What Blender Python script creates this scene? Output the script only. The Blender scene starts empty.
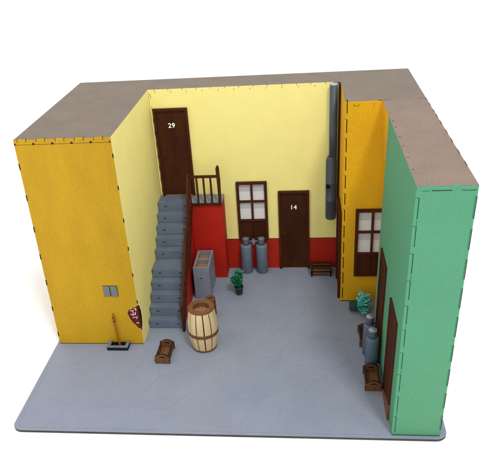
import bpy, bmesh, math, random
from mathutils import Vector, Matrix
random.seed(7)
S = 0.01                      # every length below is in centimetres of the small model
scn = bpy.context.scene
COL = scn.collection

# ------------------------------------------------------------------ camera
cam_d = bpy.data.cameras.new('camera'); cam = bpy.data.objects.new('camera', cam_d); COL.objects.link(cam)
Cp = Vector((34.594438, -69.852323, 53.031744))
Rt = Vector((0.993067, 0.0969738, -0.0664358)); Up = Vector((0.009045, 0.5004639, 0.8657102)); Fw = Vector((-0.1172, 0.8603092, -0.4961171))
m = Matrix.Identity(4)
for i in range(3):
    m[i][0] = Rt[i]; m[i][1] = Up[i]; m[i][2] = -Fw[i]; m[i][3] = Cp[i] * S
cam.matrix_world = m
cam_d.sensor_width = 36; cam_d.lens = 635.967 / 490 * 36
cam_d.shift_x = (245 - 229.866) / 490; cam_d.shift_y = (264.189 - 236.5) / 490
cam_d.clip_start = 0.02; cam_d.clip_end = 60
scn.camera = cam
scn.render.resolution_x = 1024; scn.render.resolution_y = 988

# ------------------------------------------------------------------ light
w = bpy.data.worlds.new('World'); scn.world = w; w.use_nodes = True
w.node_tree.nodes['Background'].inputs[0].default_value = (1.0, 1.0, 1.0, 1)
w.node_tree.nodes['Background'].inputs[1].default_value = 1.1
def area(name, loc, target, size, energy, color):
    d = bpy.data.lights.new(name, 'AREA'); d.shape = 'SQUARE'; d.size = size * S; d.energy = energy; d.color = color
    o = bpy.data.objects.new(name, d); COL.objects.link(o)
    o.location = Vector(loc) * S
    o.rotation_euler = (Vector(target) - Vector(loc)).to_track_quat('-Z', 'Y').to_euler()
    return o
area('key_light', (112, -155, 275), (26, 8, 8), 40, 42, (1.0, 0.985, 0.96))
scn.view_settings.view_transform = 'Standard'; scn.view_settings.look = 'None'
scn.view_settings.exposure = 0; scn.view_settings.gamma = 1

# ------------------------------------------------------------------ materials
def lin(c):
    return tuple(((x / 255) / 12.92 if x / 255 <= 0.04045 else ((x / 255 + 0.055) / 1.055) ** 2.4) for x in c)
def mat(name, rgb, rough=0.7, mott=0.12, scale=60, grain=0.10, gscale=900, bump=0.15, spec=0.3, stretch=None, second=None, sfac=0.5, wear=0.0, gain=1.0):
    """painted / stained board: slow mottling, fine grain, a slight brushed relief"""
    m = bpy.data.materials.new(name); m.use_nodes = True
    n = m.node_tree.nodes; l = m.node_tree.links; b = n['Principled BSDF']
    c = [x * gain for x in lin(rgb)]
    tc = n.new('ShaderNodeTexCoord'); mp = n.new('ShaderNodeMapping'); l.new(tc.outputs['Object'], mp.inputs[0])
    if stretch: mp.inputs['Scale'].default_value = stretch
    n1 = n.new('ShaderNodeTexNoise'); n1.inputs['Scale'].default_value = scale; n1.inputs['Detail'].default_value = 5; l.new(mp.outputs[0], n1.inputs[0])
    n2 = n.new('ShaderNodeTexNoise'); n2.inputs['Scale'].default_value = gscale; n2.inputs['Detail'].default_value = 3; l.new(mp.outputs[0], n2.inputs[0])
    r1 = n.new('ShaderNodeMapRange'); r1.inputs[1].default_value = .3; r1.inputs[2].default_value = .7; r1.inputs[3].default_value = 1 - mott; r1.inputs[4].default_value = 1 + mott; l.new(n1.outputs[0], r1.inputs[0])
    r2 = n.new('ShaderNodeMapRange'); r2.inputs[1].default_value = .3; r2.inputs[2].default_value = .7; r2.inputs[3].default_value = 1 - grain; r2.inputs[4].default_value = 1 + grain; l.new(n2.outputs[0], r2.inputs[0])
    mu = n.new('ShaderNodeMath'); mu.operation = 'MULTIPLY'; l.new(r1.outputs[0], mu.inputs[0]); l.new(r2.outputs[0], mu.inputs[1])
    base = n.new('ShaderNodeRGB'); base.outputs[0].default_value = (*c, 1)
    src = base.outputs[0]
    if second:
        c2 = [x * gain for x in lin(second)]
        n3 = n.new('ShaderNodeTexNoise'); n3.inputs['Scale'].default_value = scale * .35; n3.inputs['Detail'].default_value = 6; n3.inputs['Roughness'].default_value = .7; l.new(mp.outputs[0], n3.inputs[0])
        r3 = n.new('ShaderNodeMapRange'); r3.inputs[1].default_value = .42; r3.inputs[2].default_value = .62; r3.inputs[3].default_value = 0; r3.inputs[4].default_value = sfac; l.new(n3.outputs[0], r3.inputs[0])
        mx = n.new('ShaderNodeMix'); mx.data_type = 'RGBA'; l.new(r3.outputs[0], mx.inputs[0]); l.new(src, mx.inputs[6]); mx.inputs[7].default_value = (*c2, 1)
        src = mx.outputs[2]
    vm = n.new('ShaderNodeVectorMath'); vm.operation = 'SCALE'; l.new(src, vm.inputs[0]); l.new(mu.outputs[0], vm.inputs[3])
    l.new(vm.outputs[0], b.inputs['Base Color'])
    b.inputs['Roughness'].default_value = rough; b.inputs['Specular IOR Level'].default_value = spec
    bp = n.new('ShaderNodeBump'); bp.inputs['Strength'].default_value = bump; bp.inputs['Distance'].default_value = 0.0004
    l.new(n2.outputs[0], bp.inputs['Height']); l.new(bp.outputs[0], b.inputs['Normal'])
    return m

G = 0.86
M_mdf   = mat('brown_board', (148, 134, 120), mott=.06, scale=45, grain=.16, gscale=420, second=(156, 137, 120), sfac=.7, gain=.62)
M_mdfw  = mat('warm_brown_board', (164, 144, 128), mott=.06, scale=45, grain=.14, gscale=420, second=(172, 147, 128), sfac=.7, gain=.60)
M_ora   = mat('orange_paint', (220, 172, 20), mott=.08, scale=25, grain=.07, gscale=500, stretch=(1, 1, .35), second=(200, 156, 16), sfac=.7, gain=.69)
M_nich  = mat('deep_orange_paint', (236, 178, 6), mott=.07, scale=25, grain=.08, gscale=500, stretch=(1, 1, .4), second=(222, 164, 2), sfac=.6, gain=.80)
M_yel   = mat('pale_yellow_paint', (246, 233, 146), mott=.025, scale=30, grain=.03, gscale=500, gain=.94)
M_red   = mat('red_paint', (184, 26, 2), mott=.10, scale=40, grain=.08, gain=.85)
M_dred  = mat('dark_red_paint', (176, 32, 6), mott=.12, scale=40, grain=.08, gain=.88)
M_grn   = mat('green_paint', (96, 176, 136), mott=.035, scale=14, grain=.09, gscale=700, second=(104, 172, 128), sfac=.7, gain=.645)
M_flo   = mat('grey_blue_floor_paint', (140, 149, 168), mott=.05, scale=18, grain=.07, gscale=420, second=(150, 155, 170), sfac=.6, rough=.6, gain=.86)
M_crk   = mat('engraved_line', (140, 149, 168), mott=.05, scale=18, grain=.07, gscale=420, second=(150, 155, 170), sfac=.6, rough=.6, gain=.80)
M_stp   = mat('step_paint', (100, 111, 130), mott=.10, scale=50, grain=.10, gain=.94, rough=.6)
M_pip   = mat('slate_paint', (66, 76, 90), mott=.06, scale=60, grain=.12, rough=.5, gain=.9, spec=.5)
M_pipc  = mat('pale_pipe_cap', (170, 172, 170), mott=.1)
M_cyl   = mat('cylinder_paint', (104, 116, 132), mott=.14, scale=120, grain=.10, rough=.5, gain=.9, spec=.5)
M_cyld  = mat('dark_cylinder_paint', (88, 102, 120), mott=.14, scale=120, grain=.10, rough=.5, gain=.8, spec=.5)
M_cylc  = mat('cylinder_cap_paint', (150, 155, 160), mott=.12, scale=120, rough=.35, spec=.6)
M_sink  = mat('sink_paint', (128, 134, 148), mott=.10, scale=80, grain=.10, gain=.9)
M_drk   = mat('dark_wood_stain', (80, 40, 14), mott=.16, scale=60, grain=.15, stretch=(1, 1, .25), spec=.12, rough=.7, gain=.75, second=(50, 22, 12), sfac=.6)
M_frm   = mat('frame_wood_stain', (78, 34, 12), mott=.18, scale=70, grain=.15, rough=.65, gain=.8, spec=.15)
M_brn   = mat('burnt_edge', (48, 28, 14), mott=.35, scale=160, grain=.3, gain=.7, spec=.1)
M_bgrn  = mat('green_burnt_edge', (34, 74, 52), mott=.3, scale=160, grain=.3, gain=.8, spec=.1)
M_tan   = mat('tan_wood', (168, 124, 74), mott=.15, scale=80, grain=.12, gain=.8)
M_crt   = mat('crate_wood', (132, 86, 44), mott=.22, scale=120, grain=.16, gain=.76, second=(104, 62, 30), sfac=.8)
M_crtd  = mat('crate_dark_edge', (46, 24, 12), mott=.3, scale=120, gain=.6)
M_stv   = mat('stave_wood', (228, 200, 154), mott=.06, scale=90, grain=.08, stretch=(1, 1, .3), gain=.80, second=(214, 184, 140), sfac=.6)
M_ring  = mat('ring_wood', (122, 80, 50), mott=.16, scale=120, grain=.14, gain=.8)
M_pane_shade = mat('painted_pane_shade', (196, 194, 196), mott=.03, scale=30, grain=.03, gain=.9)  # greyer pane colour, paints the shading under the recessed frame
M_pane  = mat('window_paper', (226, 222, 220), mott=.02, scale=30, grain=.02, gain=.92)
M_wht   = mat('number_white', (250, 250, 250), mott=.0, grain=0)
M_box   = mat('meter_grey', (118, 122, 126), mott=.12, scale=120, gain=.85)
M_maro  = mat('maroon_brick_paint', (96, 14, 22), mott=.2, scale=120, gain=.85)
M_mort  = mat('mortar_white', (225, 205, 200), mott=.08)
M_stick = mat('stick_wood', (168, 92, 24), mott=.2, scale=120, gain=.8)
M_pot   = mat('green_plastic', (6, 70, 38), mott=.15, scale=120, rough=.35, spec=.6, gain=.8)
M_leaf  = mat('plastic_leaf', (14, 142, 100), mott=.3, scale=200, grain=.2, rough=.35, spec=.6, gain=.85, second=(6, 98, 70), sfac=.9)
M_leaf2 = mat('teal_leaf', (96, 196, 190), mott=.4, scale=200, grain=.2, rough=.3, spec=.7, gain=.95, second=(20, 120, 126), sfac=.7)
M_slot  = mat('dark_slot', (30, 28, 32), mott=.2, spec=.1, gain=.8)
M_stpd  = mat('step_slot', (60, 70, 90), mott=.2, spec=.1, gain=.8)
M_base  = mat('base_edge', (70, 66, 66), mott=.2, scale=80, gain=.8)
M_table = mat('white_table', (252, 252, 252), mott=.0, grain=.0, rough=.9, bump=0, spec=.1)

# ------------------------------------------------------------------ mesh builder (cm)
class MB:
    def __init__(s): s.v = []; s.f = []; s.m = []; s.sm = []
    def add(s, vs, fs, mt=0, smooth=False):
        k = len(s.v); s.v += [Vector(p) for p in vs]
        for f in fs: s.f.append([k + i for i in f]); s.m.append(mt); s.sm.append(smooth)
        return s
    def box(s, x0, x1, y0, y1, z0, z1, mt=0):
        return s.hexa([(x0, y0, z0), (x1, y0, z0), (x1, y1, z0), (x0, y1, z0), (x0, y0, z1), (x1, y0, z1), (x1, y1, z1), (x0, y1, z1)], mt)
    def hexa(s, p, mt=0):
        fs = [(0, 3, 2, 1), (4, 5, 6, 7), (0, 1, 5, 4), (1, 2, 6, 5), (2, 3, 7, 6), (3, 0, 4, 7)]
        if isinstance(mt, int): return s.add(p, fs, mt)
        k = len(s.v); s.v += [Vector(q) for q in p]
        for f, q in zip(fs, mt):
            s.f.append([k + i for i in f]); s.m.append(q); s.sm.append(False)
        return s
    def bar(s, a, b, wv, hv, mt=0):
        """straight bar a->b, full width vector wv, full height vector hv"""
        a = Vector(a); b = Vector(b); wv = Vector(wv) / 2; hv = Vector(hv) / 2
        p = [a - wv - hv, a + wv - hv, a + wv + hv, a - wv + hv, b - wv - hv, b + wv - hv, b + wv + hv, b - wv + hv]
        return s.add(p, [(0, 3, 2, 1), (4, 5, 6, 7), (0, 1, 5, 4), (1, 2, 6, 5), (2, 3, 7, 6), (3, 0, 4, 7)], mt)
    def prism(s, poly, d, mt=0, mside=None):
        """closed 3-D polygon extruded by vector d"""
        d = Vector(d); n = len(poly); p = [Vector(q) for q in poly]; k = len(s.v); s.v += p + [q + d for q in p]
        s.f.append([k + i for i in range(n)][::-1]); s.m.append(mt); s.sm.append(False)
        s.f.append([k + n + i for i in range(n)]); s.m.append(mt); s.sm.append(False)
        for i in range(n):
            j = (i + 1) % n; s.f.append([k + i, k + j, k + n + j, k + n + i]); s.m.append(mt if mside is None else mside); s.sm.append(False)
        return s
    def lathe(s, prof, c=(0, 0, 0), seg=32, mt=0, axis=None, caps=True, smooth=True):
        rot = Vector((0, 0, 1)).rotation_difference(Vector(axis)) if axis else None
        c = Vector(c); k = len(s.v)
        for r, z in prof:
            for i in range(seg):
                a = 2 * math.pi * i / seg; p = Vector((r * math.cos(a), r * math.sin(a), z))
                if rot: p = rot @ p
                s.v.append(c + p)
        n = len(prof)
        for j in range(n - 1):
            mm = mt[j] if isinstance(mt, (list, tuple)) else mt
            for i in range(seg):
                i2 = (i + 1) % seg
                s.f.append([k + j * seg + i, k + j * seg + i2, k + (j + 1) * seg + i2, k + (j + 1) * seg + i]); s.m.append(mm); s.sm.append(smooth)
        if caps:
            m0 = mt[0] if isinstance(mt, (list, tuple)) else mt; m1 = mt[-1] if isinstance(mt, (list, tuple)) else mt
            s.f.append([k + i for i in range(seg)][::-1]); s.m.append(m0); s.sm.append(False)
            s.f.append([k + (n - 1) * seg + i for i in range(seg)]); s.m.append(m1); s.sm.append(False)
        return s
    def build(s, name, mats, parent=None, origin=(0, 0, 0), bevel=0, parent_origin=None):
        o3 = Vector(origin)
        me = bpy.data.meshes.new(name)
        me.from_pydata([((p - o3) * S)[:] for p in s.v], [], s.f)
        if not isinstance(mats, (list, tuple)): mats = [mats]
        for q in mats: me.materials.append(q)
        me.polygons.foreach_set('material_index', s.m); me.polygons.foreach_set('use_smooth', s.sm)
        bm = bmesh.new(); bm.from_mesh(me); bmesh.ops.recalc_face_normals(bm, faces=bm.faces); bm.to_mesh(me); bm.free()
        me.update()
        o = bpy.data.objects.new(name, me); COL.objects.link(o)
        if parent is not None:
            o.parent = parent; o['_org'] = 0; del o['_org']
        else: o.location = o3 * S
        if bevel:
            b = o.modifiers.new('bevel', 'BEVEL'); b.width = bevel * S; b.segments = 2; b.limit_method = 'ANGLE'; b.angle_limit = math.radians(40)
        return o

def tag(o, label=None, cat=None, group=None, kind=None):
    if label: o['label'] = label
    if cat: o['category'] = cat
    if group: o['group'] = group
    if kind: o['kind'] = kind
    return o
def empty(name, loc, label, cat, group=None, rz=0):
    o = bpy.data.objects.new(name, None); COL.objects.link(o); o.location = Vector(loc) * S; o.rotation_euler = (0, 0, rz)
    o.empty_display_size = .01
    return tag(o, label, cat, group)
def copy_tree(o, parent=None):
    c = o.copy(); COL.objects.link(c)
    if parent: c.parent = parent
    for ch in [q for q in bpy.data.objects if q.parent == o]: copy_tree(ch, c)
    return c

def joint(mb, p0, p1, da, db, na, nb, n, t=0.3, lw=0.06, mt=1, first=0, pr=0.012, amt=(True, True), jag=.0):
    """finger joint burnt by the laser along the edge p0-p1: da/db run into the two faces, na/nb are their outward normals"""
    p0 = Vector(p0); p1 = Vector(p1); L = (p1 - p0).length; e = (p1 - p0) / L; seg = L / n
    da, db, na, nb = map(Vector, (da, db, na, nb))
    for i in range(n):
        on = (i + first) % 2
        d, nn, use = (da, na, amt[0]) if on else (db, nb, amt[1])
        if not use: continue
        a = p0 + e * seg * i; b = p0 + e * seg * (i + 1)
        q = random.uniform(.85, 1.25)
        off = d * t
        mb.bar(a + off, b + off, d * lw * q, nn * 2 * pr, mt)
        for z in (a, b):
            mb.bar(z, z + off, e * lw * .8, nn * 2 * pr, mt)

# ------------------------------------------------------------------ setting
tb = MB(); tb.add([(-900, -900, -.33), (950, -900, -.33), (950, 950, -.33), (-900, 950, -.33)], [(0, 1, 2, 3)])
tag(tb.build('tabletop', M_table), kind='structure')

def rrect(x0, x1, y0, y1, r, z, n=8):
    P = []
    for cx, cy, a0 in ((x1 - r, y0 + r, -90), (x1 - r, y1 - r, 0), (x0 + r, y1 - r, 90), (x0 + r, y0 + r, 180)):
        for i in range(n + 1):
            a = math.radians(a0 + 90 * i / n); P.append((cx + r * math.cos(a), cy + r * math.sin(a), z))
    return P
BX0, BX1, BY0, BY1 = -0.45, 50.1, -16.98, 27.1
b = MB(); b.prism(rrect(BX0, BX1, BY0, BY1, 1.3, -.31), (0, 0, .31), 0, 1)
lines = [[(-0.04, -10.21), (5.24, -12.32), (13.05, -12.37), (20.2, -10.2)], [(3.73, -15.81), (5.24, -12.32), (11.02, -3.82), (12.71, -2.05)],
 [(0.02, -5.44), (2.89, -5.1), (8.21, -7.73), (11.73, -7.9), (12.85, -2.71)], [(2.89, -5.1), (6.71, -1.59)],
 [(9.85, -15.39), (13.1, -12.54), (17.56, -12.96), (22.22, -15.53)], [(26.83, -16.04), (27.37, -14.23), (28.77, -11.28), (31.07, -9.05), (35.34, -7.46), (40.5, -7.9)],
 [(28.77, -11.28), (26.04, -10.8), (23.04, -7.49), (20.2, -10.2), (17.56, -12.96)], [(31.05, -15.12), (32.06, -11.83), (34.41, -9.35), (37.66, -5.27), (41, -3)],
 [(23.04, -7.49), (23.6, -3.2), (27.4, -1.2), (30.2, 2.5), (33.8, 6.5)], [(15.8, -7.2), (18.8, -5.6), (23.6, -3.2)], [(13.05, -12.37), (15.8, -7.2), (15.2, -4.9)],
 [(27.4, -1.2), (31, -3.8), (37.66, -5.27)], [(24.6, 1.6), (28.4, 4.5), (30.2, 2.5)], [(28.4, 4.5), (27, 9), (24.5, 11)], [(33.8, 6.5), (35.2, 12), (33.5, 16)],
 [(31, -3.8), (31.6, 0), (36, 2), (39, 6.5)], [(22.4, 3.6), (24.6, 1.6), (23.2, -1.5)], [(36, 2), (41, .8)], [(27, 9), (31, 12), (35.2, 12)]]
zc = .002
for ln in lines:
    for p, q in zip(ln, ln[1:]):
        # break each groove in three slightly crooked pieces
        pp = [Vector((*p, 0)), None, None, Vector((*q, 0))]; d = pp[3] - pp[0]; nrm = Vector((-d.y, d.x, 0)).normalized()
        pp[1] = pp[0] + d * .35 + nrm * random.uniform(-.25, .25); pp[2] = pp[0] + d * .68 + nrm * random.uniform(-.25, .25)
        for s_, e_ in zip(pp, pp[1:]):
            dd = (e_ - s_); n2 = Vector((-dd.y, dd.x, 0)).normalized() * .055
            zc += .00006; zv = Vector((0, 0, zc))
            b.add([s_ + n2 + zv, s_ - n2 + zv, e_ - n2 + zv, e_ + n2 + zv], [(0, 1, 2, 3)], 2)
rr = rrect(BX0 + .55, BX1 - .55, BY0 + .5, BY1 - .5, .9, .008)
for p, q in zip(rr, rr[1:] + rr[:1]):
    p = Vector(p); q = Vector(q); dd = q - p
    if dd.length < 1e-4: continue
    n2 = Vector((-dd.y, dd.x, 0)).normalized() * .04
    b.add([p + n2, p - n2, q - n2, q + n2], [(0, 1, 2, 3)], 2)
tag(b.build('ground', [M_flo, M_base, M_crk]), kind='structure')

# ------------------------------------------------------------------ main dimensions
H = 30.0; RT = 0.3; HW = H - RT
XL = 12.2; YB = 20.83; YO = 10.81; XR = 39.81; YBO = 26.8
GT0, GT1, GB0, GB1 = 44.45, 49.8, 44.02, 49.28     # green block: top and bottom x (it leans a little)
YG = -16.45; YS = 4.3

# -------- left building
lb = empty('corner_building', (6, 13, 0), 'left building block with mustard orange front, pale yellow courtyard side and brown flat roof', 'building')
def part(mbx, name, mats, root, bevel=0):
    return mbx.build(name, mats, root, origin=Vector(root.location) / S, bevel=bevel)
lw = MB()
lx0 = -.08
tx0 = .28
lw.hexa([(lx0, 0, 0), (XL - .08, 0, 0), (XL, YBO, 0), (lx0, YBO, 0), (tx0, 0, HW), (XL, 0, HW), (XL, YBO, HW), (tx0, YBO, HW)], (0, 0, 0, 1, 0, 0))
0 and joint(lw, (XL - .05, 0, .2), (XL, 0, HW), (-1, 0, 0), (0, 1, 0), (0, -1, 0), (1, 0, 0), 15, mt=2, lw=.05, amt=(False, True))
for i in range(7):
    z = 1.4 + i * 4.15 + random.uniform(-.3, .3)
    xx = lx0 + (tx0 - lx0) * z / HW
    lw.box(xx - .02, xx + .13, -.02, .1, z, z + .8, 2)
    lw.box(XL - .13, XL + .015, -.015, .02, z + 1.2, z + 1.75, 2)
lw.box(tx0, XL, -.013, .05, HW - .34, HW - .29, 2)
for i in range(6):
    x = .2 + i * 2.35
    lw.box(max(x, tx0), min(x + .28, XL - .1), -.014, .05, HW - .36, HW - .12, 2)
lw.box(lx0, XL - .08, -.02, .03, 0, .09, 2)
part(lw, 'wall', [M_ora, M_yel, M_brn], lb, .03)
rf = MB(); rf.hexa([(tx0, 0.0, HW), (XL, 0.0, HW), (XL, YBO, HW), (tx0, YBO, HW), (tx0, 0.0, H), (XL, 0.0, H), (XL, YBO, H), (tx0, YBO, H)], (0, 0, 1, 2, 0, 1))
for i in range(5):
    x = 1.3 + i * 2.35
    rf.box(x - .5, x + .5, -.01, .3, H - .31, H + .012, 1)      # tabs of the front board coming up through the roof
    rf.box(x - .57, x - .5, -.014, .33, H - .3, H + .016, 3); rf.box(x + .5, x + .57, -.014, .33, H - .3, H + .016, 3)
    rf.box(x - .5, x + .5, .3, .36, H - .05, H + .016, 3)
0 and joint(rf, (XL, .2, H), (XL, YB, H), (-1, 0, 0), (0, 0, -1), (0, 0, 1), (1, 0, 0), 15, mt=3, lw=.05, amt=(False, True))
part(rf, 'roof', [M_mdf, M_ora, M_yel, M_brn], lb)
bx = MB()
for x0, x1 in ((7.83, 8.66), (8.82, 9.68)):
    bx.box(x0 - .05, x1 + .05, -.05, .0, 7.95, 9.62, 1); bx.box(x0, x1, -.16, -.05, 8.0, 9.57, 0)
    bx.box(x0 + .32, x0 + .5, -.175, -.16, 8.15, 9.4, 0)
part(bx, 'meter_box', [M_box, M_slot], lb, .02)
bp = MB()
XC = XL - .055
front = [(10.55, 5.25), (10.8, 5.75), (11.2, 5.85), (11.5, 6.1), (11.9, 6.2), (12.0, 6.5), (XC, 6.4), (XC, 2.75), (11.75, 2.75), (11.5, 3.2), (11.05, 3.75), (10.8, 4.3), (10.65, 4.8)]
bp.prism([(x, -.03, z) for x, z in front], (0, .05, 0))
side = [(-.03, 6.4), (.3, 6.3), (.5, 5.7), (.75, 5.2), (.72, 4.2), (.55, 3.4), (.25, 2.9), (-.03, 2.75)]
bp.prism([(XL - .08, y, z) for y, z in side], (.1, 0, 0), 1)
for x, z, l_, a in ((10.95, 5.6, .5, 8), (11.5, 5.9, .35, 15), (10.95, 5.0, .6, 6), (11.35, 5.2, .45, 95), (11.55, 4.9, .5, 75), (11.2, 4.45, .4, 20), (11.75, 5.6, .35, 80), (11.65, 4.3, .45, 65), (11.25, 4.75, .3, 85), (11.55, 3.6, .3, 10), (11.8, 3.5, .25, 70)):
    d = Vector((math.cos(math.radians(a)), 0, math.sin(math.radians(a)))) * l_
    bp.bar((x, -.035, z), Vector((x, -.035, z)) + d, (d.z / l_ * .1, 0, -d.x / l_ * .1), (0, .02, 0), 2)
o = part(bp, 'brick_patch', [M_maro, M_brn, M_mort], lb); o['label'] = 'maroon plaster patch with white mortar lines'

# -------- back wall with doors and window
bk = empty('back_building', (26, 24, 0), 'pale yellow back building with red lower band, two brown doors and a brown framed window', 'building')
wl = MB()
wl.hexa([(XL, YB, 5.45), (XR, YB, 5.45), (XR, YBO, 5.45), (XL, YBO, 5.45), (XL, YB, HW), (XR, YB, HW), (XR, YBO, HW), (XL, YBO, HW)], 0)
wl.box(XL, XL + .02, YB - .012, YB, 13.4, HW, 2)
for i in range(9): wl.box(XL + .25, XL + .31, YB - .012, YB, 13.9 + i * 1.85, 14.6 + i * 1.85, 2)
for i in range(12): wl.box(XL + 1 + i * 2.3, XL + 1.05 + i * 2.3, YB - .012, YB, HW - .28, HW, 2)
part(wl, 'wall', [M_yel, M_yel, M_brn], bk)
wl = MB(); wl.box(XL, XR, YB, YBO, 0, 5.45, 0)
wl.box(22.2, XR, YB - .02, YB + .02, 5.42, 5.49, 1)
part(wl, 'lower_band', [M_dred, M_brn], bk)
rf = MB(); rf.box(XL, GT1, YB, YBO, HW, H, 0)
rf.box(XL, XR - 1.0, YB - .012, YB + .05, HW, H - .01, 1)
for i in range(13): rf.box(XL + .9 + i * 2.05, XL + .96 + i * 2.05, YB - .014, YB + .06, H - .25, H + .012, 2)
for x, y in ((38.9, 22.6), (38.6, 23.9), (39.7, 21.9), (39.9, 23.3)): rf.box(x, x + .14, y, y + .12, H - .01, H + .01, 2)
part(rf, 'roof', [M_mdf, M_yel, M_brn], bk)
rf = MB(); rf.box(XR, GB1, YB, YBO, 0, HW)
part(rf, 'rear_wall', [M_nich], bk)

def number(txt, x, z, y, size, root_part):
    cu = bpy.data.curves.new('number', 'FONT'); cu.body = txt; cu.size = size * S; cu.extrude = .012 * S; cu.offset = .018 * S; cu.align_x = 'CENTER'; cu.space_character = 1.12
    tmp = bpy.data.objects.new('number_tmp', cu); COL.objects.link(tmp)
    bpy.context.view_layer.update()
    me = bpy.data.meshes.new_from_object(tmp.evaluated_get(bpy.context.evaluated_depsgraph_get()))
    bpy.data.objects.remove(tmp, do_unlink=True)
    o = bpy.data.objects.new('number', me); COL.objects.link(o); me.materials.clear(); me.materials.append(M_wht)
    o.parent = root_part; o.rotation_euler = (math.pi / 2, 0, 0)
    o.location = Vector((x, y, z)) * S - Vector(bk.location)
    return o

def door_front(x0, x1, z0, z1, y, root, label, num=None, knob='l'):
    d = MB(); d.box(x0 + .3, x1 - .3, y - .12, y, z0, z1 - .3, 0)
    d.box(x0 + .3, x1 - .3, y - .135, y - .12, z0, z0 + .12, 1)
    dr = part(d, 'door', [M_drk, M_tan], root, .02); dr['label'] = label
    f = MB(); f.box(x0, x0 + .36, y - .42, y, z0, z1 - .36); f.box(x1 - .36, x1, y - .42, y, z0, z1 - .36); f.box(x0, x1, y - .42, y, z1 - .36, z1)
    fo = MB_build(f, 'door_frame', M_frm, dr, root, .03)
    zz = z0 + (z1 - z0) * .46; xx = x0 + .95
    k = MB(); k.box(xx - .28, xx + .22, y - .16, y - .12, zz - .32, zz + .4); k.lathe([(.16, 0), (.18, .15), (.12, .28)], (xx, y - .13, zz), 14, axis=(0, -1, 0))
    k.box(xx, xx + .62, y - .3, y - .2, zz - .07, zz + .08)
    MB_build(k, 'handle', M_frm, dr, root, .02)
    if num: number(num[0], num[1], num[2], y - .135, num[3], dr)
    return dr
def MB_build(mbx, name, mats, parent, root, bevel=0):
    return mbx.build(name, mats, parent, origin=Vector(root.location) / S, bevel=bevel)
door_front(12.6, 17.72, 13.42, 27.22, YB, bk, 'brown door numbered 29 above the stairs', ('29', 15.15, 24.3, .98))
door_front(30.55, 35.36, 0.0, 13.72, YB, bk, 'brown door numbered 14 in the courtyard', ('14', 32.9, 10.6, 1.0))

def window_front(x0, x1, z0, z1, y, root):
    wn = MB(); t = .42; zm = z0 + (z1 - z0) * .36
    wn.box(x0, x0 + t, y - .42, y, z0, z1); wn.box(x1 - t, x1, y - .42, y, z0, z1)
    wn.box(x0 + t, x1 - t, y - .42, y, z1 - t, z1); wn.box(x0 + t, x1 - t, y - .42, y, z0, z0 + .3)
    xm = (x0 + x1) / 2; zq = (zm + z1 - t) / 2 + .1
    wn.box(xm - .16, xm + .16, y - .36, y, zm, z1 - t); wn.box(x0 + t, xm - .16, y - .34, y, zq - .16, zq + .16); wn.box(xm + .16, x1 - t, y - .34, y, zq - .16, zq + .16)
    wn.box(x0 + t, x1 - t, y - .38, y, zm - .3, zm)
    wo = part(wn, 'window', [M_frm], root, .025)
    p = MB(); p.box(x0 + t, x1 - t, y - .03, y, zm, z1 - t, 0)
    for za, zb in ((zq + .16, z1 - t), (zm, zq - .16)): p.box(x0 + t, x1 - t, y - .045, y - .03, za + (zb - za) * (.55 if za > zm else .62), zb, 1)  # upper part of each pane row painted in the recess shading
    MB_build(p, 'pane', [M_pane, M_pane_shade], wo, root)
    p = MB(); p.box(x0 + t, xm - .05, y - .22, y, z0 + .3, zm - .3); p.box(xm + .05, x1 - t, y - .22, y, z0 + .3, zm - .3); p.box(xm - .05, xm + .05, y - .12, y, z0 + .3, zm - .3)
    MB_build(p, 'shutter_panel', M_drk, wo, root, .03)
    return wo
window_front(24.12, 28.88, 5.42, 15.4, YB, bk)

# -------- orange block with the niche
ob = empty('orange_building', (43, 15.8, 0), 'deep orange block with one dark framed window, between yellow wall and green building', 'building')
w_ = MB()
w_.box(XR, 48.9, YO, YB, 0, HW)
# side board of the niche, its foot set further right than its top
w_.hexa([(46.4, YS, 0), (47, YS, 0), (47, YO, 0), (46.4, YO, 0), (GT0 - .05, YS, HW), (GT0 + .5, YS, HW), (GT0 + .5, YO, HW), (GT0 - .05, YO, HW)])
# slots of the finger joints down the corner
z = .55
while z < HW - 1:
    l_ = 1.75 + random.uniform(-.1, .15)
    w_.box(XR + .22, XR + .34, YO - .02, YO + .02, z, z + l_, 1)
    w_.box(XR + .02, XR + .22, YO - .014, YO + .02, z + l_, z + l_ + .06, 1)
    w_.box(XR - .012, XR + .04, YO + .02, YO + .3, z + l_ + .45, z + l_ + .5, 1)
    z += l_ + .72
w_.box(XR, 44.4, YO - .02, YO + .02, 0, .13, 1)
for x in (40.9, 41.5, 43.4): w_.box(x, x + .06, YO - .014, YO + .02, HW - .3, HW, 1)
w_.box(40.9, 41.56, YO - .014, YO + .02, HW - .33, HW - .27, 1)
part(w_, 'wall', [M_nich, M_brn], ob, .02)
rf = MB(); rf.box(XR, GT1, YO, YB, HW, H, 0)
rf.box(XR + .02, 44.4, YO - .016, YO + .05, HW - .01, H - .008, 1); rf.box(XR - .016, XR + .05, YO, YB, HW - .01, H - .008, 1)
for x0, x1 in ((44.5, 45.5), (48.7, 49.7)): rf.box(x0, x1, YO + .05, YO + .12, H - .01, H + .01, 2)
rf.box(43.9, 44.4, YO, YO + .25, H - .01, H + .008, 2)
part(rf, 'roof', [M_mdf, M_nich, M_brn], ob)
window_front(41.6, 46.3, 4.5, 15.1, YO, ob)
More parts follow.
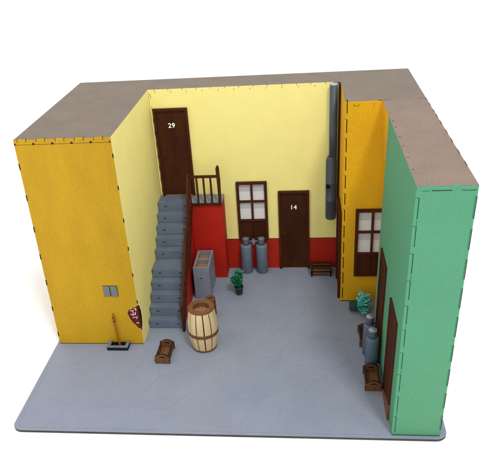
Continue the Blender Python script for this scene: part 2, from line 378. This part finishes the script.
# door standing edge-on in the left return of the orange block
d = MB(); d.box(XR - .2, XR, 12.0, 17.2, 0, 13.6)
so = part(d, 'door', [M_drk], ob, .02); so['label'] = 'dark brown door on the narrow left return of the orange block'
f = MB(); f.box(XR - .42, XR, 11.64, 12.0, 0, 13.98); f.box(XR - .42, XR, 17.2, 17.56, 0, 13.98); f.box(XR - .42, XR, 12.0, 17.2, 13.6, 13.98)
MB_build(f, 'door_frame', M_frm, so, ob, .03)
c = MB(); c.box(XR - .26, XR, YB - .75, YB, 0, H - .05)  # added dark strip, stands in for the shadow gap in the back corner
o = part(c, 'corner_shade_strip', [M_drk], ob, .03)

# -------- green building
gb = empty('green_building', (46.8, -6, 0), 'tall narrow mint green building block at the right with brown roof and two dark doors', 'building')
def gx(z, side): return (GB0 + (GT0 - GB0) * z / H) if side == 0 else (GB1 + (GT1 - GB1) * z / H)
g = MB()
g.hexa([(GB0, YG, 0), (GB1, YG, 0), (GB1, YO, 0), (46.5, YO - .5, 0), (gx(HW, 0), YG, HW), (gx(HW, 1), YG, HW), (gx(HW, 1), YO, HW), (gx(HW, 0) + .06, YO, HW)], 0) if False else None
def slab(x0b, x1b, x0t, x1t, y0, y1, z0=0, z1=HW, mt=0):
    g.hexa([(x0b, y0, z0), (x1b, y0, z0), (x1b, y1, z0), (x0b, y1, z0), (x0t, y0, z1), (x1t, y0, z1), (x1t, y1, z1), (x0t, y1, z1)], mt)
slab(GB0, GB1, gx(HW, 0), gx(HW, 1), YG, YS)
slab(47.1, GB1, 47.1, gx(HW, 1), YS, YO)
gd = Vector((GT0 - GB0, 0, H))
def gline(side, off, z0, z1, y=YG, wd=.07, mt=1, pr=.016):
    g.hexa([(gx(z0, side) + off - wd / 2, y - pr, z0), (gx(z0, side) + off + wd / 2, y - pr, z0), (gx(z0, side) + off + wd / 2, y + .02, z0), (gx(z0, side) + off - wd / 2, y + .02, z0),
            (gx(z1, side) + off - wd / 2, y - pr, z1), (gx(z1, side) + off + wd / 2, y - pr, z1), (gx(z1, side) + off + wd / 2, y + .02, z1), (gx(z1, side) + off - wd / 2, y + .02, z1)], mt)
z = .5; k = 0
while z < HW - 2:
    l_ = 2.25 + random.uniform(-.15, .15)
    gline(0, .34, z, z + l_, wd=.08)
    g.box(gx(z + l_, 0), gx(z + l_, 0) + .34, YG - .014, YG + .02, z + l_, z + l_ + .045, 1)
    if k % 2 == 0: gline(0, .34, z + l_ + .1, z + l_ + .6, wd=.035)
    z += l_ + .75; k += 1
z = .9
while z < HW - 2:
    l_ = 2.3 + random.uniform(-.2, .2)
    gline(1, -.16, z, z + l_, wd=.035)
    gline(1, -.03, z, z + l_, wd=.09)
    z += l_ + 1.0
# outer right side board
g.box(GB0 + .05, GB1 - .02, YG - .03, YG + .02, 0, .1, 1)
for x0, x1, wd in ((GT0 + .5, GT0 + 1.2, .03), (GT0 + 1.35, GT0 + 3.1, .09), (GT0 + 3.9, GT0 + 5.2, .06)):
    g.box(x0, x1, YG - .016, YG + .02, HW - .2, HW - .2 + wd, 1)
part(g, 'wall', [M_grn, M_bgrn], gb, .03)
rf = MB(); rf.box(GT0, GT1, YG, YO, HW, H, 0)
rf.box(GT0 + .02, GT1 - .02, YG - .018, YG + .1, HW - .01, H - .03, 1); rf.box(GT0 - .016, GT0 + .05, YG, YS, HW - .01, H - .03, 1)
rf.box(GT0 + 1.1, GT0 + 1.3, YG - .02, YG + .3, H - .1, H + .01, 1); rf.box(GT0 + 3.2, GT0 + 3.8, YG - .02, YG + .3, H - .1, H + .01, 1)
rf.box(GT0 - .012, GT0 + .05, YS, YO, HW - .01, H - .03, 3)
for y in (-12.6, -9.4, -6.0, -3.2, 0, 2.4):
    rf.box(GT0 + .22, GT0 + .34, y, y + .2, H - .01, H + .01, 2); rf.box(GT1 - .06, GT1 + .02, y + .8, y + 2.0, H - .12, H + .012, 2)
    rf.box(GT1 - .2, GT1 - .1, y + .6, y + .7, H - .01, H + .01, 2)
for y in (5.2, 8.0, 10.2): rf.box(GT1 - .06, GT1 + .02, y, y + 1.0, H - .12, H + .012, 2)
part(rf, 'roof', [M_mdfw, M_grn, M_brn, M_nich], gb)
def side_door(y0, y1, z1, label, wedge=False):
    """door on the green courtyard side, y0 near, y1 far"""
    def X(z): return gx(z, 0)
    def q(mbx, ya, yb, za, zb, th, mt=0):
        mbx.hexa([(X(za) - th, ya, za), (X(za) + .05, ya, za), (X(za) + .05, yb, za), (X(za) - th, yb, za), (X(zb) - th, ya, zb), (X(zb) + .05, ya, zb), (X(zb) + .05, yb, zb), (X(zb) - th, yb, zb)], mt)
    d = MB(); q(d, y0 + .36, y1 - .36, 0, z1 - .36, .08)
    if wedge:
        d.prism([(X(0) - .26, y1 - .1, .0), (X(0) - .26, y0 - .1, .0), (X(2.2) - .26, y0 - .1, 2.2), (X(.3) - .26, y1 - .1, .2)], (.3, 0, 0), 1)
    dr = part(d, 'door', [M_drk, M_ring], gb, .02); dr['label'] = label
    f = MB(); q(f, y0, y0 + .36, 0, z1 - .36, .22); q(f, y1 - .36, y1, 0, z1 - .36, .22); q(f, y0, y1, z1 - .36, z1, .22)
    MB_build(f, 'door_frame', M_frm, dr, gb, .03)
    k = MB(); k.box(X(6) - .3, X(6) - .05, y1 - 1.1, y1 - .8, 6.1, 6.3); MB_build(k, 'handle', M_frm, dr, gb, .02)
side_door(-3.9, 1.3, 14.2, 'farther dark brown door on the green wall beside the grey cylinders')
side_door(-14.0, -8.7, 13.3, 'nearer dark brown door on the green wall beside the crate', True)

# ------------------------------------------------------------------ staircase
SX0, SX1 = XL + .03, 17.0
YL = 17.83; ZL = 13.42; YM0, YM1 = 9.1, 12.4; rise = ZL / 10
st = empty('staircase', (17, 12, 0), 'blue grey staircase climbing to the upper door, with red side wall and brown rail', 'staircase')
edges = [3.8 + i * (YM0 - 3.8) / 4 for i in range(5)] + [YM1 + i * (YL - YM1) / 4 for i in range(5)]
for i, y0 in enumerate(edges):
    z1 = rise * (i + 1); y1 = edges[i + 1] if i < 9 else YB
    s_ = MB(); s_.box(SX0, SX1, y0, y1 + (.25 if i < 9 else 0), z1 - rise + .002 * (i % 2), z1, 0)
    s_.box(SX0, SX0 + .05, y0 - .04, y0 + .35, z1 - .62, z1 - .02, 1)
    for x in (SX0 + .95, SX1 - .75):
        s_.box(x, x + .42, y0 - .012, y0 + .02, z1 - .72, z1 - .5, 1)
    if i < 9: s_.box(SX0, SX1, y0 - .008, y0 + .02, z1 - rise, z1 - rise + .05, 1)
    part(s_, 'step', [M_stp, M_stpd], st, .05)
sw = MB()
prof = [(3.85, 0)]
for i, y0 in enumerate(edges):
    prof += [(y0 + .05, rise * i), (y0 + .05, rise * (i + 1) - .06)]
prof = [(3.85, 0)] + [p for p in prof[2:]] + [(YL, ZL - .06), (YL, 0)]
sw.prism([(17.0, y, z) for y, z in prof], (.28, 0, 0), 0)
for i, y0 in enumerate(edges[:-1]):
    sw.box(17.27, 17.30, y0 + .35, y0 + .65, rise * (i + 1) - .45, rise * (i + 1) - .2, 1)
    if i > 4: sw.box(17.27, 17.30, y0 + 1.05, y0 + 1.25, rise * (i + 1) - .45, rise * (i + 1) - .25, 1)
part(sw, 'side_wall', [M_red, M_pane], st)
lbk = MB(); lbk.box(17.3, 22.15, YL, YB, 0, ZL - .3, 0)
part(lbk, 'landing_wall', [M_red], st, .03)
ls = MB(); ls.box(17.0 + .005, 22.2, YL - .04, YB, ZL - .3, ZL, 0); o = part(ls, 'landing_slab', [M_sink], st, .02)
rl = MB()
RX0, RX1 = 17.18, 17.52
top = [(3.1, 3.7), (8.9, 9.1), (10.9, 10.9), (12.4, 11.3), (15.2, 14.9), (17.3, 18.0)]
# side rail: handrail, lower rail following the steps, newel posts and sticks
r0 = MB(); r0.box(RX0, RX1, 2.9, 3.4, 0, 4.1); r0.lathe([(.25, 0), (.2, .18), (.02, .27)], (17.47, 3.15, 4.1), 12)
ro = MB()
for (y0, z0), (y1, z1) in zip(top, top[1:]):
    ro.hexa([(RX0, y0, z0 - .35), (RX1, y0, z0 - .35), (RX1, y1, z1 - .35), (RX0, y1, z1 - .35), (RX0, y0, z0 + .1), (RX1, y0, z0 + .1), (RX1, y1, z1 + .1), (RX0, y1, z1 + .1)])
low = [(3.2, .25), (9.1, 6.0), (12.2, 6.3), (17.5, 12.5)]
for (y0, z0), (y1, z1) in zip(low, low[1:]):
    ro.hexa([(RX0, y0, z0 - .25), (RX1, y0, z0 - .25), (RX1, y1, z1 - .25), (RX0, y1, z1 - .25), (RX0, y0, z0 + 1.9), (RX1, y0, z0 + 1.9), (RX1, y1, z1 + 1.9), (RX0, y1, z1 + 1.9)])
rail = part(ro, 'railing', [M_frm], st, .03)
MB_build(r0, 'newel_post', M_frm, rail, st, .03)
def interp(pl, y):
    for (y0, z0), (y1, z1) in zip(pl, pl[1:]):
        if y0 <= y <= y1: return z0 + (z1 - z0) * (y - y0) / (y1 - y0)
    return pl[-1][1]
yy = 4.35
while yy < 16.9:
    s_ = MB(); s_.box(RX0 + .04, RX1 - .04, yy - .14, yy + .14, interp(low, yy) + 1.85, interp(top, yy) - .3); MB_build(s_, 'baluster', M_frm, rail, st)
    yy += 1.15
p = MB(); p.box(RX0 - .04, RX1 + .06, YL - .5, YL - .06, 11.8, 18.15); MB_build(p, 'newel_post', M_frm, rail, st, .04)
p = MB()
p.prism([(21.72, YL - .42, 12.9), (22.12, YL - .42, 12.9), (22.2, YL - .42, 17), (22.14, YL - .42, 19.0), (22.0, YL - .42, 19.35), (21.82, YL - .42, 19.35), (21.62, YL - .42, 18.9), (21.68, YL - .42, 17)], (0, .36, 0)); MB_build(p, 'newel_post', M_frm, rail, st, .04)
p = MB(); p.box(RX1 + .06, 21.7, YL - .38, YL - .1, 17.45, 17.85); MB_build(p, 'handrail', M_frm, rail, st, .03)
p = MB(); p.box(RX1 + .06, 21.72, YL - .34, YL - .14, 13.0, 13.3); MB_build(p, 'lower_rail', M_drk, rail, st, .03)
for x in (18.62, 19.66, 20.72):
    p = MB(); p.box(x - .14, x + .14, YL - .36, YL - .12, 13.3, 17.45); MB_build(p, 'baluster', M_frm, rail, st, .02)

# ------------------------------------------------------------------ drain pipe
dp = empty('drain_pipe', (38.7, 19.95, 9.4), 'slate grey drain pipe with wider lower half, high on the yellow wall', 'pipe')
p = MB(); p.lathe([(.56, 19.2), (.56, 22.4), (.58, 22.45), (.58, 22.6), (.56, 22.65), (.55, 29.85)], (38.8, 20.0, 0), 28, 0)
part(p, 'upper_tube', [M_pip], dp)
p = MB(); p.lathe([(.55, 29.85), (.52, 29.98), (.36, 30.02), (.3, 29.9)], (38.8, 20.0, 0), 28, 0); part(p, 'top_cap', [M_pipc], dp)
p = MB(); p.lathe([(.74, 9.35), (.8, 9.5), (.8, 12.4), (.82, 12.42), (.82, 12.5), (.8, 12.52), (.8, 15.2), (.82, 15.22), (.82, 15.3), (.8, 15.32), (.79, 18.6), (.74, 18.95), (.58, 19.35), (.5, 19.4)], (38.6, 19.95, 0), 32, 0)
p.box(37.85, 38.4, 19.13, 19.4, 14.6, 15.15, 1)
part(p, 'lower_tube', [M_pip, M_slot], dp)
for z in (11.2, 17.4, 24.5):
    p = MB(); p.box(38.45, 38.75, 20.4, 20.83, z, z + .25); part(p, 'bracket', [M_pip], dp)

# ------------------------------------------------------------------ wash stand
ws = empty('wash_stand', (19.05, 14.2, 0), 'grey two-basin wash stand against the red stair side, behind the barrel', 'wash stand')
X0, X1, Y0, Y1, Z1 = 17.85, 20.3, 11.5, 17.05, 5.5
s_ = MB(); t = .3
s_.box(X0, X1, Y0, Y0 + t, 0, Z1); s_.box(X0, X1, Y1 - t, Y1, 0, Z1); s_.box(X0, X0 + t, Y0 + t, Y1 - t, 0, Z1)
# right side board with an upright opening
s_.box(X1 - t, X1, Y0 + t, Y0 + 1.0, 0, Z1); s_.box(X1 - t, X1, Y1 - 1.0, Y1 - t, 0, Z1); s_.box(X1 - t, X1, Y0 + 1.0, Y1 - 1.0, 3.7, Z1); s_.box(X1 - t, X1, Y0 + 1.0, Y1 - 1.0, 0, .3)
s_.box(X1 - t, X1, 14.1, 14.5, .3, 3.7)
ym = (Y0 + Y1) / 2
s_.box(X0 + t, X1 - t, ym - .25, ym + .25, 3.2, Z1)
s_.box(X0 + 1.0, X0 + 1.3, Y0 - .02, Y0, 3.6, 3.75, 1)
part(s_, 'cabinet', [M_sink, M_slot], ws, .03)
for a, b_ in ((Y0 + t, ym - .25), (ym + .25, Y1 - t)):
    s_ = MB(); s_.box(X0 + t, X1 - t, a, b_, 4.3, 4.8, 0)
    s_.box(X0 + t, X0 + t + .12, a, b_, 4.8, Z1 - .1, 0)
    part(s_, 'basin', [M_tan], ws)
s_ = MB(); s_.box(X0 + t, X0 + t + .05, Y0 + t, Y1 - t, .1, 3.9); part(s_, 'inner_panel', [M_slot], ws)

# ------------------------------------------------------------------ barrel
br = empty('barrel', (20.8, -.3, 0), 'large cream staved wooden barrel with dark hoops standing in the courtyard', 'barrel')
R = lambda z: 1.5 + .52 * math.sin(math.pi * min(max((z + .5) / 7.6, 0), 1)) ** 1.0
BC = Vector((20.8, -.3, 0)); NS = 12; BH = 6.35
s_ = MB()
s_.lathe([(R(z) - .1, z) for z in [(BH - .75) * i / 10 for i in range(11)]], BC, 40, 1, smooth=True)
for i in range(NS):
    a0 = 2 * math.pi * (i + .075) / NS + .22; a1 = 2 * math.pi * (i + .925) / NS + .22
    zs = [.12 + (BH - .3) * j / 9 for j in range(10)]; V = []
    for z in zs:
        r = R(z)
        for a, rr_ in ((a0, r - .15), (a0, r), ((a0 + a1) / 2, r + .015), (a1, r), (a1, r - .15)):
            V.append(BC + Vector((rr_ * math.cos(a), rr_ * math.sin(a), z)))
    F = []
    for j in range(9):
        for q in range(4): F.append((j * 5 + q, j * 5 + q + 1, (j + 1) * 5 + q + 1, (j + 1) * 5 + q))
    F += [(4, 3, 2, 1, 0), tuple(45 + q for q in range(5))]
    s_.add(V, F, 0)
part(s_, 'staves', [M_stv, M_slot], br)
for zc, hh in ((.16, .16), (2.75, .25)):
    s_ = MB()
    s_.lathe([(R(zc - hh) - .05, zc - hh), (R(zc - hh) + .07, zc - hh), (R(zc) + .08, zc), (R(zc + hh) + .07, zc + hh), (R(zc + hh) - .05, zc + hh)], BC, 26, 0, smooth=False)
    if zc < 1: part(s_, 'hoop', [M_ring, M_brn], br)
for i in range(26):
    a = 2 * math.pi * i / 26
    s_.bar(BC + Vector((math.cos(a), math.sin(a), 0)) * (R(2.75) + .07) + Vector((0, 0, 2.5)), BC + Vector((math.cos(a), math.sin(a), 0)) * (R(2.75) + .07) + Vector((0, 0, 3.0)), (-math.sin(a) * .03, math.cos(a) * .03, 0), (math.cos(a) * .03, math.sin(a) * .03, 0), 1)
part(s_, 'hoop', [M_ring, M_brn], br)
s_ = MB()
rt = R(BH)
s_.lathe([(rt - .55, BH - .12), (rt + .1, BH - .12), (rt + .13, BH), (rt + .1, BH + .14), (rt - .5, BH + .16), (rt - .58, BH + .1), (rt - .6, BH - .7)], BC, 26, 0, smooth=False, caps=False)
s_.lathe([(.01, BH - .62), (rt - .6, BH - .62)], BC, 26, 1, caps=False)
for q in (-.45, 0, .45): s_.box(20.8 + q - .02, 20.8 + q + .02, -.3 - math.sqrt(max(0, (rt - .62) ** 2 - q * q)), -.3 + math.sqrt(max(0, (rt - .62) ** 2 - q * q)), BH - .62, BH - .61, 2)
part(s_, 'lid_ring', [M_ring, M_tan, M_brn], br, .02)

# ------------------------------------------------------------------ small wooden pot
pt = empty('wooden_pot', (21.0, 6.4, 0), 'small brown wooden pot standing just behind the large barrel', 'pot')
s_ = MB(); c = (21.0, 6.4, 0)
s_.lathe([(.52, 0), (.6, .2), (.72, 1.3), (.73, 2.0), (.66, 3.3), (.62, 3.4), (.42, 3.42), (.4, 2.7), (.02, 2.7)], c, 10, 0, smooth=False, caps=False); part(s_, 'body', [M_crt], pt, .03)
s_ = MB()
s_.lathe([(.68, 3.25), (.72, 3.3), (.72, 3.52), (.44, 3.54), (.42, 3.3)], c, 20, 0, caps=False); part(s_, 'rim', [M_ring], pt)
s_ = MB()
for z in (.7, 1.9, 2.6):
    for a in (-30, 6, 42, 78, -66): 
        ca, sa = math.cos(math.radians(a)), math.sin(math.radians(a)); rr_ = .715 if z < 2.2 else .69
        s_.bar((21.0 + ca * rr_, 6.4 + sa * rr_, z), (21.0 + ca * rr_, 6.4 + sa * rr_, z + .35), (-sa * .14, ca * .14, 0), (ca * .05, sa * .05, 0), 0)
part(s_, 'slot_marks', [M_slot], pt)

# ------------------------------------------------------------------ gas cylinders
def cylinder(name, loc, hgt, label, group, rad=.8, capm=None, body=None):
    capm = capm or M_cylc; body = body or M_cyl
    r_ = empty(name, loc, label, 'gas cylinder', group)
    L = Vector(loc); k = hgt / 6.3
    s_ = MB(); s_.lathe([(rad * .9, 0), (rad, .1), (rad, 4.85 * k), (rad * .96, 5.0 * k), (rad * .84, 5.1 * k), (.48, 5.12 * k)], L, 32, 0)
    s_.lathe([(rad + .012, 2.3 * k), (rad + .012, 2.36 * k)], L, 32, 0, caps=False)
    part(s_, 'body', [body], r_)
    s_ = MB(); s_.lathe([(.52, 5.08 * k), (.51, 5.8 * k), (.52, 5.85 * k)], L, 24, 0); part(s_, 'neck', [body], r_)
    s_ = MB(); s_.lathe([(.5, 5.85 * k), (.56, 5.88 * k), (.56, 6.22 * k), (.53, 6.3 * k), (.14, 6.3 * k), (.12, 6.38 * k), (.02, 6.39 * k)], L, 28, [0, 0, 0, 1, 1, 1]); part(s_, 'cap', [body, capm], r_)
    return r_
GW = 'grey gas cylinders standing in the courtyard'
c1 = cylinder('gas_cylinder', (25.25, 19.75, 0), 6.2, 'grey gas cylinder under the yellow wall window, the left one of the pair', GW, .9, M_cyl)
c2 = copy_tree(c1); c2.location = Vector((27.72, 19.7, 0)) * S; tag(c2, 'grey gas cylinder under the yellow wall window, nearest to door 14')
def shade_cap(c):
    return c
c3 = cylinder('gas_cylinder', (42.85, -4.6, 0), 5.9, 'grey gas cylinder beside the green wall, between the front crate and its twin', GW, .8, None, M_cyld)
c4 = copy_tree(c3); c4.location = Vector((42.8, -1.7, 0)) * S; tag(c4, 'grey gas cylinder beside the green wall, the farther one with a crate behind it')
v_ = empty('hose_connector', (26.5, 19.7, 5.6), 'small grey valve connector joining the two gas cylinders below the window', 'connector')
s_ = MB(); s_.box(25.78, 27.2, 19.62, 19.8, 5.5, 5.68)
s_.lathe([(.12, -.22), (.34, -.16), (.38, 0), (.34, .16), (.12, .22)], (26.48, 19.65, 5.62), 8, 0, axis=(0, -1, 0), smooth=False)
part(s_, 'body', [M_cyl], v_, .02)
s_ = MB(); s_.prism([(26.3, 19.5, 5.35), (26.66, 19.5, 5.35), (26.5, 19.5, 4.95)], (0, .2, 0)); s_.box(26.42, 26.54, 19.55, 19.7, 5.9, 6.1)
part(s_, 'valve', [M_cylc], v_, .02)

# ------------------------------------------------------------------ crates
def crate(loc, label, rz=0):
    """long wooden crate along y: two end boards with an arched top and a hand slot, slatted sides"""
    r_ = empty('wooden_crate', (0, 0, 0), label, 'crate', 'small wooden crates lying in the courtyard')
    w2, l2 = 1.0, 1.75
    for sy in (-1, 1):
        ya = sy * l2 - (.0 if sy > 0 else 0); e = MB()
        prof = [(-w2, 0), (-.62, 0), (-.55, .22), (-.2, .22), (-.18, 0), (.18, 0), (.2, .22), (.55, .22), (.62, 0), (w2, 0), (w2, 1.15), (.72, 1.2), (.45, 1.42), (0, 1.52), (-.45, 1.42), (-.72, 1.2), (-w2, 1.15)]
        e.prism([(x, ya, z) for x, z in prof], (0, -sy * .26, 0), 0, 1)
        for s2 in (0, 1):
            yq = ya + sy * .008 if s2 == 0 else ya - sy * .268
            e.prism([(-.42, yq, 1.0), (.42, yq, 1.0), (.34, yq, 1.18), (0, yq, 1.27), (-.34, yq, 1.18)], (0, sy * .006, 0), 1)
        for sx in (-1, 1): e.box(sx * w2 - .13 if sx > 0 else -w2, w2 if sx > 0 else -w2 + .13, ya - .01 if sy < 0 else ya - .25, ya + .25 if sy < 0 else ya + .01, .45, .75, 1)
        part(e, 'end_board', [M_crt, M_crtd], r_, .015)
    for sx in (-1, 1):
        for z0, z1 in ((.28, .62), (.78, 1.08)):
            s_ = MB(); s_.box(sx * (w2 - .2) - .1, sx * (w2 - .2) + .1, -l2 + .26, l2 - .26, z0, z1, 0)
            s_.box(sx * (w2 - .2) - .102, sx * (w2 - .2) + .102, -l2 + .26, l2 - .26, z1 - .03, z1 + .012, 1); part(s_, 'side_slat', [M_crt, M_crtd], r_)
    s_ = MB(); s_.box(-w2 + .3, w2 - .3, -l2 + .26, l2 - .26, .24, .4, 0)
    for x in (-.3, .3): s_.box(x - .02, x + .02, -l2 + .26, l2 - .26, .395, .41, 1)
    part(s_, 'floor_board', [M_crt, M_crtd], r_)
    r_.location = Vector(loc) * S; r_.rotation_euler = (0, 0, rz)
    return r_
k1 = crate((15.68, -2.6, 0), 'wooden crate alone on the open floor, left of the barrel', math.radians(-1))
for loc, rz, sc, lab in (((42.72, -7.45, 0), 0, 1.0, 'wooden crate in front of the cylinders beside the green wall'),
                     ((42.75, 1.3, 0), 0, 1.0, 'wooden crate mostly hidden behind the grey cylinders at the green wall'),
                     ((37.15, 19.0, 0), math.radians(90), .9, 'wooden crate against the back wall, right of door 14')):
    q = copy_tree(k1); q.location = Vector(loc) * S; q.rotation_euler = (0, 0, rz); q.scale = (sc,) * 3; q['label'] = lab
    if rz: q.scale = (1.15, .92, 1.25)

# ------------------------------------------------------------------ tray and stick at the orange wall
tr = empty('trough', (8.7, -.8, 0), 'low grey trough with dark inside on the floor against the mustard wall', 'trough')
s_ = MB()
s_.box(7.28, 10.2, -1.55, -1.25, .0, .5, 1); s_.box(7.26, 10.22, -1.58, -1.22, .5, .66, 0)
for x in (7.27, 9.8): s_.box(x, x + .4, -1.25, -.08, 0, .48, 1); s_.box(x, x + .42, -1.22, -.06, .48, .66, 0)
s_.box(7.67, 9.8, -.3, -.08, .0, .4, 1)
part(s_, 'rim', [M_box, M_slot], tr, .02)
s_ = MB(); s_.box(7.6, 9.9, -1.25, -.3, .02, .12); part(s_, 'bottom', [M_slot], tr)
sk = empty('wooden_stick', (8.85, -.6, .1), 'thin orange brown wooden broom stick standing in the grey trough and leaning on the wall', 'broom')
s_ = MB(); s_.hexa([(8.72, -.62, .12), (8.98, -.62, .12), (8.98, -.48, .12), (8.72, -.48, .12), (8.42, -.25, 4.3), (8.62, -.25, 4.3), (8.62, -.12, 4.3), (8.42, -.12, 4.3)])
part(s_, 'handle', [M_stick], sk, .03)
s_ = MB(); s_.prism([(8.4, -.28, 3.6), (8.64, -.28, 3.5), (8.72, -.28, 3.9), (8.68, -.24, 4.6), (8.54, -.2, 5.2), (8.42, -.2, 5.22), (8.36, -.2, 5.0), (8.34, -.26, 4.2)], (0, .14, 0))
s_.box(8.38, 8.6, -.3, -.26, 3.9, 4.05, 1); s_.box(8.36, 8.56, -.28, -.235, 4.5, 4.62, 1)
part(s_, 'head', [M_stick, M_brn], sk, .03)

# ------------------------------------------------------------------ plants
def leaf(mbx, p, d, up, L, W, mt=0):
    d = d.normalized(); sd = d.cross(up)
    if sd.length < 1e-3: sd = Vector((1, 0, 0))
    sd.normalize(); n = sd.cross(d) * (W * .22)
    a = p; b1 = p + d * L * .45 + sd * W / 2 - n * .3; b2 = p + d * L * .45 - sd * W / 2 - n * .3; e = p + d * L - n * .5; t_ = p + d * L * .45 + n; u_ = p + d * L * .45 - n
    mbx.add([a, b1, e, b2, t_, u_], [(0, 1, 4), (1, 2, 4), (2, 3, 4), (3, 0, 4), (0, 5, 1), (1, 5, 2), (2, 5, 3), (3, 5, 0)], mt)
pl = empty('potted_plant', (24.45, 12.9, 0), 'upright green artificial plant in a dark green pot standing on the courtyard floor', 'plant', 'artificial potted plants')
PC = Vector((24.45, 12.9, 0))
s_ = MB(); s_.lathe([(.48, 0), (.52, .05), (.66, 1.15), (.72, 1.16), (.73, 1.35), (.62, 1.35), (.6, 1.1), (.02, 1.1)], PC, 24, caps=False); part(s_, 'pot', [M_pot], pl)
s_ = MB()
rnd = random.Random(3)
for i in range(20):
    a = rnd.uniform(0, 6.283); tilt = rnd.uniform(.05, .55); L = rnd.uniform(1.4, 2.35) * (1 - .2 * tilt)
    dr = Vector((math.cos(a) * math.sin(tilt), math.sin(a) * math.sin(tilt), math.cos(tilt)))
    base = PC + Vector((math.cos(a) * .25, math.sin(a) * .25, 1.4))
    s_.bar(base, base + dr * L, (.05, 0, 0), (0, .05, 0), 0)
    for k in range(14):
        t_ = .12 + .88 * k / 13; b2 = a + k * 2.4
        side_ = Vector((math.cos(b2), math.sin(b2), .55))
        leaf(s_, base + dr * L * t_, side_ + dr * .3, Vector((0, 0, 1)), rnd.uniform(.42, .66), rnd.uniform(.34, .5), rnd.choice((0, 0, 0, 0, 1)))
# one sprig hanging out to the left
base = PC + Vector((-.35, -.2, 1.7)); dr = Vector((-.62, -.1, .75)).normalized()
for k in range(9):
    b2 = k * 2.4; leaf(s_, base + dr * 1.2 * (k / 8), Vector((math.cos(b2), math.sin(b2), .4)), Vector((0, 0, 1)), .5, .28, 0)
part(s_, 'foliage', [M_leaf, M_pot], pl)

fp = empty('potted_plant', (42.2, 8.3, 0), 'teal artificial plant in a green pot tipped over beside the orange wall', 'plant', 'artificial potted plants')
ax = Vector((1, -.12, .1)).normalized(); P0 = Vector((40.95, 8.3, .88))
s_ = MB(); s_.lathe([(.66, 0), (.7, .04), (.82, .85), (.88, .86), (.88, 1.0), (.76, 1.0), (.74, .8), (.02, .8)], P0, 24, axis=ax, caps=False); part(s_, 'pot', [M_pot], fp)
s_ = MB(); rnd = random.Random(11)
for i in range(26):
    a = 2 * math.pi * i / 26 * 2.4; sp = rnd.uniform(.2, 1.1)
    o1 = Vector((0, math.cos(a), math.sin(a)))
    dr = (ax * math.cos(sp) + o1 * math.sin(sp) + Vector((0, 0, .3))).normalized(); L = rnd.uniform(1.6, 2.5)
    base = P0 + ax * .95
    if (base + dr * L).z < .12: dr.z = abs(dr.z) * .4 + .02; dr.normalize()
    tip = base + dr * L
    if tip.x > 43.6: L *= max(.45, (43.6 - base.x) / (tip.x - base.x))
    s_.bar(base, base + dr * L, (0, .05, 0), (0, 0, .05), 0)
    perp = dr.cross(Vector((0, 0, 1))).normalized()
    for k in range(7):
        t_ = .22 + .78 * k / 6
        for sg in (-1, 1):
            q = dr * .65 + perp * sg * .8 + Vector((0, 0, rnd.uniform(0, .5)))
            pp = base + dr * L * t_; pp.z = max(pp.z, .1)
            leaf(s_, pp, q, Vector((0, 0, 1)), rnd.uniform(.42, .62), rnd.uniform(.34, .48), rnd.choice((0, 0, 0, 0, 1)))
part(s_, 'foliage', [M_leaf2, M_leaf], fp)
